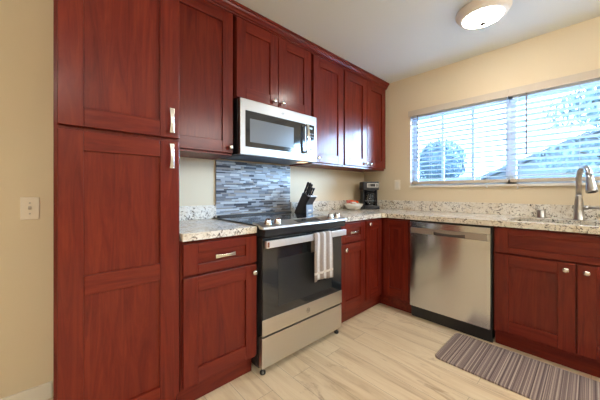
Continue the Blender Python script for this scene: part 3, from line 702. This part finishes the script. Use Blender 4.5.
go = g.nodes.new('ShaderNodeOutputMaterial'); gm = g.nodes.new('ShaderNodeMixShader'); gt = g.nodes.new('ShaderNodeBsdfTransparent')
gg = g.nodes.new('ShaderNodeBsdfGlossy'); gf = g.nodes.new('ShaderNodeFresnel'); gg.inputs['Roughness'].default_value = 0.03; gf.inputs['IOR'].default_value = 1.6
gt.inputs['Color'].default_value = (0.8, 0.8, 0.8, 1)
g.links.new(gf.outputs[0], gm.inputs[0]); g.links.new(gt.outputs[0], gm.inputs[1]); g.links.new(gg.outputs[0], gm.inputs[2]); g.links.new(gm.outputs[0], go.inputs[0])
ca = thing('glass_carafe', (2.76, 1.78, 0.957), 'glass carafe standing on the coffee maker plate', 'carafe')
Mg = Mc @ Matrix.Translation((0, -0.045, 0.043))
MB().lathe([(0.045, 0.0005), (0.056, 0.010), (0.060, 0.05), (0.055, 0.095), (0.044, 0.125), (0.043, 0.135), (0.041, 0.135), (0.042, 0.123), (0.053, 0.094), (0.058, 0.05), (0.054, 0.012), (0.044, 0.003)], CARG, Mg, 28, True, False).build('vessel', ca)
MB().lathe([(0.0445, 0.1345), (0.047, 0.137), (0.045, 0.150), (0.02, 0.156)], BLACK, Mg, 28).build('lid', ca)
MB().lathe([(0.0605, 0.050), (0.0620, 0.052), (0.0620, 0.060), (0.0605, 0.062)], DARKSTEEL, Mg, 28, True, False).build('band', ca)
hp = [Mg @ Vector(p) for p in ((0.012, -0.042, 0.140), (0.022, -0.075, 0.140), (0.026, -0.092, 0.12), (0.026, -0.092, 0.07), (0.022, -0.075, 0.045), (0.018, -0.058, 0.045))]
MB().tube(hp, 0.006, BLACK, 8).build('handle', ca)

# ------------------------------------------------------------------ bowl of snack packets
bx, by = 2.53, 1.845
tag(MB().lathe([(0.045, 0), (0.075, 0.012), (0.100, 0.045), (0.112, 0.068), (0.108, 0.068), (0.096, 0.046), (0.072, 0.018), (0.002, 0.010)], PORC, Matrix.Translation((bx, by, CTOP + 0.001)), 36).build('serving_bowl', base=(bx, by, CTOP)), 'round white bowl filled with small packets, beside the coffee maker', 'bowl')
PK = [('orange', S(240, 95, 20)), ('white', S(240, 238, 236)), ('pinkish red', S(200, 95, 85)), ('pale pink', S(215, 165, 155))]
spec = [(-0.012, 0.02, 0.092, 0, 'bright orange packet at the back of the white bowl'), (0.018, -0.02, 0.086, 0, 'bright orange packet lying near the front of the white bowl'), (-0.028, -0.03, 0.078, 1, 'white packet in the middle of the white bowl'), (0.055, 0.0, 0.078, 1, 'white packet on the right side of the white bowl'),
        (-0.065, 0.02, 0.088, 2, 'pinkish red packet sticking up at the left of the bowl'), (-0.07, -0.025, 0.078, 3, 'pale pink packet leaning on the left rim of the bowl'), (0.045, 0.04, 0.071, 2, 'pinkish red packet at the back right of the bowl')]
rr = random.Random(5)
for i, (dx, dy, dz, k, lab) in enumerate(spec):
    M = Matrix.Translation((bx + dx, by + dy, CTOP + dz + 0.006)) @ Matrix.Rotation((-0.7 if k < 3 else 0.4) + rr.uniform(-0.3, 0.3), 4, 'Z') @ Matrix.Rotation((0.9, 0.9, 0.5, 0.5, 1.2, 0.5, 0.6)[i], 4, 'X')
    b = MB(); pm = bpy.data.materials.get('packet_' + PK[k][0]) or mat('packet_' + PK[k][0], PK[k][1], 0.4)
    vs = []; nx, ny = 6, 6
    for s_ in (1, -1):
        for j in range(ny + 1):
            for q in range(nx + 1):
                u, v_ = q / nx * 2 - 1, j / ny * 2 - 1
                vs.append(M @ Vector((u * 0.026, v_ * 0.017, s_ * (0.0003 + 0.006 * (1 - u * u) * (1 - v_ * v_)))))
    fs = []; h_ = (nx + 1) * (ny + 1)
    for j in range(ny):
        for q in range(nx):
            a_ = j * (nx + 1) + q; fs.append((a_, a_ + 1, a_ + nx + 2, a_ + nx + 1)); fs.append((h_ + a_, h_ + a_ + nx + 1, h_ + a_ + nx + 2, h_ + a_ + 1))
    b.add(vs, fs, pm, True)
    tag(b.build('snack_packet', base=(bx + dx, by + dy, CTOP + dz)), lab, 'packet', 'packets in the bowl')

# ------------------------------------------------------------------ outlet and switch
o = thing('wall_outlet', (WX, 1.542, 1.2), 'almond outlet plate on the tan wall left of the window', 'outlet')
MB().box(WX - 0.006, WX - 0.0005, 1.507, 1.577, 1.142, 1.258, PLATE).build('plate', o, bevel=0.003)
MB().box(WX - 0.0085, WX - 0.0062, 1.523, 1.561, 1.163, 1.237, WHITE).build('receptacle', o, bevel=0.001)
o = thing('light_switch', (-0.091, WY, 1.035), 'almond toggle light switch plate on the tan wall left of the pantry', 'switch')
MB().box(-0.127, -0.055, WY - 0.006, WY - 0.0005, 0.975, 1.094, PLATE).build('plate', o, bevel=0.003)
b = MB(); M = rot((-0.091, WY - 0.006, 1.035), 'X', math.radians(-20)); b.box(-0.006, 0.006, -0.018, 0.0, -0.007, 0.007, mat('toggle_grey', S(190, 180, 165), 0.4), M); b.build('toggle', o, bevel=0.002)
b = MB()
for z in (1.063, 1.007): b.lathe([(0.004, 0), (0.004, 0.001), (0.001, 0.0015)], mat('screw_%d' % int(z * 1000), (0.5, 0.47, 0.42, 1), 0.4, 0.6), rot((-0.091, WY - 0.0062, z), 'X', math.pi / 2), 10)
b.build('screw', o)

# ------------------------------------------------------------------ ceiling light
lx, ly = 2.255, 0.525
t = thing('ceiling_light', (lx, ly, CEILZ), 'round flush-mount ceiling light with a glowing dome and nickel finial', 'ceiling light')
Ml = Matrix.Translation((lx, ly, CEILZ))
MB().lathe([(0.160, -0.001), (0.168, -0.006), (0.168, -0.016), (0.160, -0.022), (0.157, -0.036), (0.150, -0.046), (0.134, -0.058), (0.122, -0.060), (0.122, -0.045)], mat('cream_ring', (0.78, 0.72, 0.65, 1), 0.4, 0.1), Ml, 48).build('rim', t)
MB().lathe([(0.1215, -0.052), (0.112, -0.066), (0.085, -0.080), (0.045, -0.090), (0.008, -0.093)], mat('frosted_dome', (0.95, 0.92, 0.86, 1), 0.4, emit=(1.0, 0.94, 0.85, 1), estr=46.0), Ml, 48).build('dome', t)
MB().lathe([(0.012, -0.0935), (0.019, -0.097), (0.019, -0.102), (0.009, -0.107), (0.008, -0.114), (0.002, -0.118)], DARKSTEEL, Ml, 20).build('finial', t)

# ------------------------------------------------------------------ floor mat
def mat_rug():
    m = mat('striped_woven_mat', rough=0.85, spec=0.2)
    tcn = N(m, 'ShaderNodeTexCoord'); spn = N(m, 'ShaderNodeSeparateXYZ'); L(m, tcn.outputs['Object'], spn.inputs[0])
    cb = N(m, 'ShaderNodeCombineXYZ'); L(m, spn.outputs['Y'], cb.inputs['Y'])
    n1 = noise(m, cb.outputs[0], 85, 3, 0.8)
    c = ramp(m, n1, [(0.34, S(82, 68, 70)), (0.44, S(116, 100, 100)), (0.52, S(144, 128, 124)), (0.57, S(206, 190, 176)), (0.64, S(126, 110, 108))])
    n2 = noise(m, tcn.outputs['Object'], 350, 2, 0.5)
    c = mixc(m, 0.35, c, ramp(m, n2, [(0.3, (0.6, 0.6, 0.6, 1)), (0.7, (1, 1, 1, 1))]), 'MULTIPLY')
    L(m, c, bsdf(m).inputs['Base Color']); bump(m, n2, 0.4, 0.001)
    x0, x1, y0, y1, r = 1.893, 2.345, -0.46, 0.722, 0.035; poly = []
    for cx, cy, a0 in ((x1 - r, y1 - r, 0), (x0 + r, y1 - r, 90), (x0 + r, y0 + r, 180), (x1 - r, y0 + r, 270)):
        for i in range(6):
            a = math.radians(a0 + 18 * i); poly.append((cx + r * math.cos(a), cy + r * math.sin(a)))
    o = MB().prism(poly, 0.0005, 0.013, 'z', m).build('kitchen_mat', bevel=0.004, base=((x0 + x1) / 2, (y0 + y1) / 2, 0))
    tag(o, 'brown and grey striped anti-fatigue mat on the floor before the sink', 'mat')
mat_rug()

# ------------------------------------------------------------------ outside the window
GRASS = mat('dry_lawn', (0.10, 0.13, 0.09, 1), 0.9)
v = coords(GRASS, (1, 1, 1), False)
L(GRASS, ramp(GRASS, noise(GRASS, v, 3, 5, 0.6), [(0.3, (0.06, 0.09, 0.05, 1)), (0.7, (0.16, 0.17, 0.12, 1))]), bsdf(GRASS).inputs['Base Color'])
struct(MB().box(3.2, 60, -40, 50, -0.45, -0.35, GRASS).build('ground'))
struct(MB().box(3.1, 9.5, -6, 8, -0.35, -0.30, mat('bounce_slab_concrete', (0.20, 0.21, 0.21, 1), 0.9)).build('ground_bounce_slab'))  # unseen slab added to bounce daylight up onto the ceiling
def leaves(center, radii, count, size, cols, rnd, sparse=0.0):
    b = MB()
    for _ in range(count):
        while True:
            p = Vector((rnd.uniform(-1, 1), rnd.uniform(-1, 1), rnd.uniform(-1, 1)))
            if sparse <= p.length <= 1: break
        q = Vector((p.x * radii[0], p.y * radii[1], p.z * radii[2])) + Vector(center)
        M = Matrix.Translation(q) @ Matrix.Rotation(rnd.uniform(0, 6.28), 4, 'Z') @ Matrix.Rotation(rnd.uniform(-1.5, 1.5), 4, 'X')
        s_ = size * rnd.uniform(0.6, 1.4)
        b.add([M @ Vector(c) for c in ((-s_ * 0.4, 0, 0), (0, -s_, 0), (s_ * 0.4, 0, 0), (0, s_, 0))], [(0, 1, 2, 3)], rnd.choice(cols))
    return b
rnd = random.Random(11)
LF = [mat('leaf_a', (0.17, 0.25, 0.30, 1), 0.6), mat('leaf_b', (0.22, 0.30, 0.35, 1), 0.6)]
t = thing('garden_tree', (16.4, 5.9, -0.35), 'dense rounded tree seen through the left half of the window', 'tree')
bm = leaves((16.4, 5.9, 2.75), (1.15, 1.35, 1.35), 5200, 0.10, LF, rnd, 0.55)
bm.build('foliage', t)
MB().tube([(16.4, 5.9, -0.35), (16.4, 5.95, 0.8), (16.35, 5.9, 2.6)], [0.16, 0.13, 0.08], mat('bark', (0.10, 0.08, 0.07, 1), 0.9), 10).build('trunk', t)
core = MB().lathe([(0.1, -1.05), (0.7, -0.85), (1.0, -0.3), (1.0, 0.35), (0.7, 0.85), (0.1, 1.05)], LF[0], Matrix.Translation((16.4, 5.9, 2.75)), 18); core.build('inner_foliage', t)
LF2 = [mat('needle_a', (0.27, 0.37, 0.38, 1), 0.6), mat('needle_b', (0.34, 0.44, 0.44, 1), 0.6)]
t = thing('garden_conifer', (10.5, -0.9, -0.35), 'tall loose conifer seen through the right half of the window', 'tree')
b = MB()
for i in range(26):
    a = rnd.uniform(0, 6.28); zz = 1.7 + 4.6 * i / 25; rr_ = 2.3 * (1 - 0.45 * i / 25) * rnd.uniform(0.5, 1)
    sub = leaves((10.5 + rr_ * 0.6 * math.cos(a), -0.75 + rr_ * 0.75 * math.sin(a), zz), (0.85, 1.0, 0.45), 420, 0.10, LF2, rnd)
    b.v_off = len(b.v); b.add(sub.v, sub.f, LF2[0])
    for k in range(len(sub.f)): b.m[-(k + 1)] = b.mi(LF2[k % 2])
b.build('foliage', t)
b = MB().tube([(10.5, -0.75, -0.35), (10.5, -0.75, 6)], [0.2, 0.05], mat('conifer_bark', (0.12, 0.10, 0.09, 1), 0.9), 10)
for i in range(14):
    a = i * 2.4; zz = 1.5 + i * 0.3; b.tube([(10.5, -0.75, zz), (10.5 + 1.2 * math.cos(a), -0.75 + 1.4 * math.sin(a), zz + 0.3)], [0.05, 0.015], bpy.data.materials['conifer_bark'], 6)
b.build('trunk', t)
# neighbouring house: gable end towards the kitchen
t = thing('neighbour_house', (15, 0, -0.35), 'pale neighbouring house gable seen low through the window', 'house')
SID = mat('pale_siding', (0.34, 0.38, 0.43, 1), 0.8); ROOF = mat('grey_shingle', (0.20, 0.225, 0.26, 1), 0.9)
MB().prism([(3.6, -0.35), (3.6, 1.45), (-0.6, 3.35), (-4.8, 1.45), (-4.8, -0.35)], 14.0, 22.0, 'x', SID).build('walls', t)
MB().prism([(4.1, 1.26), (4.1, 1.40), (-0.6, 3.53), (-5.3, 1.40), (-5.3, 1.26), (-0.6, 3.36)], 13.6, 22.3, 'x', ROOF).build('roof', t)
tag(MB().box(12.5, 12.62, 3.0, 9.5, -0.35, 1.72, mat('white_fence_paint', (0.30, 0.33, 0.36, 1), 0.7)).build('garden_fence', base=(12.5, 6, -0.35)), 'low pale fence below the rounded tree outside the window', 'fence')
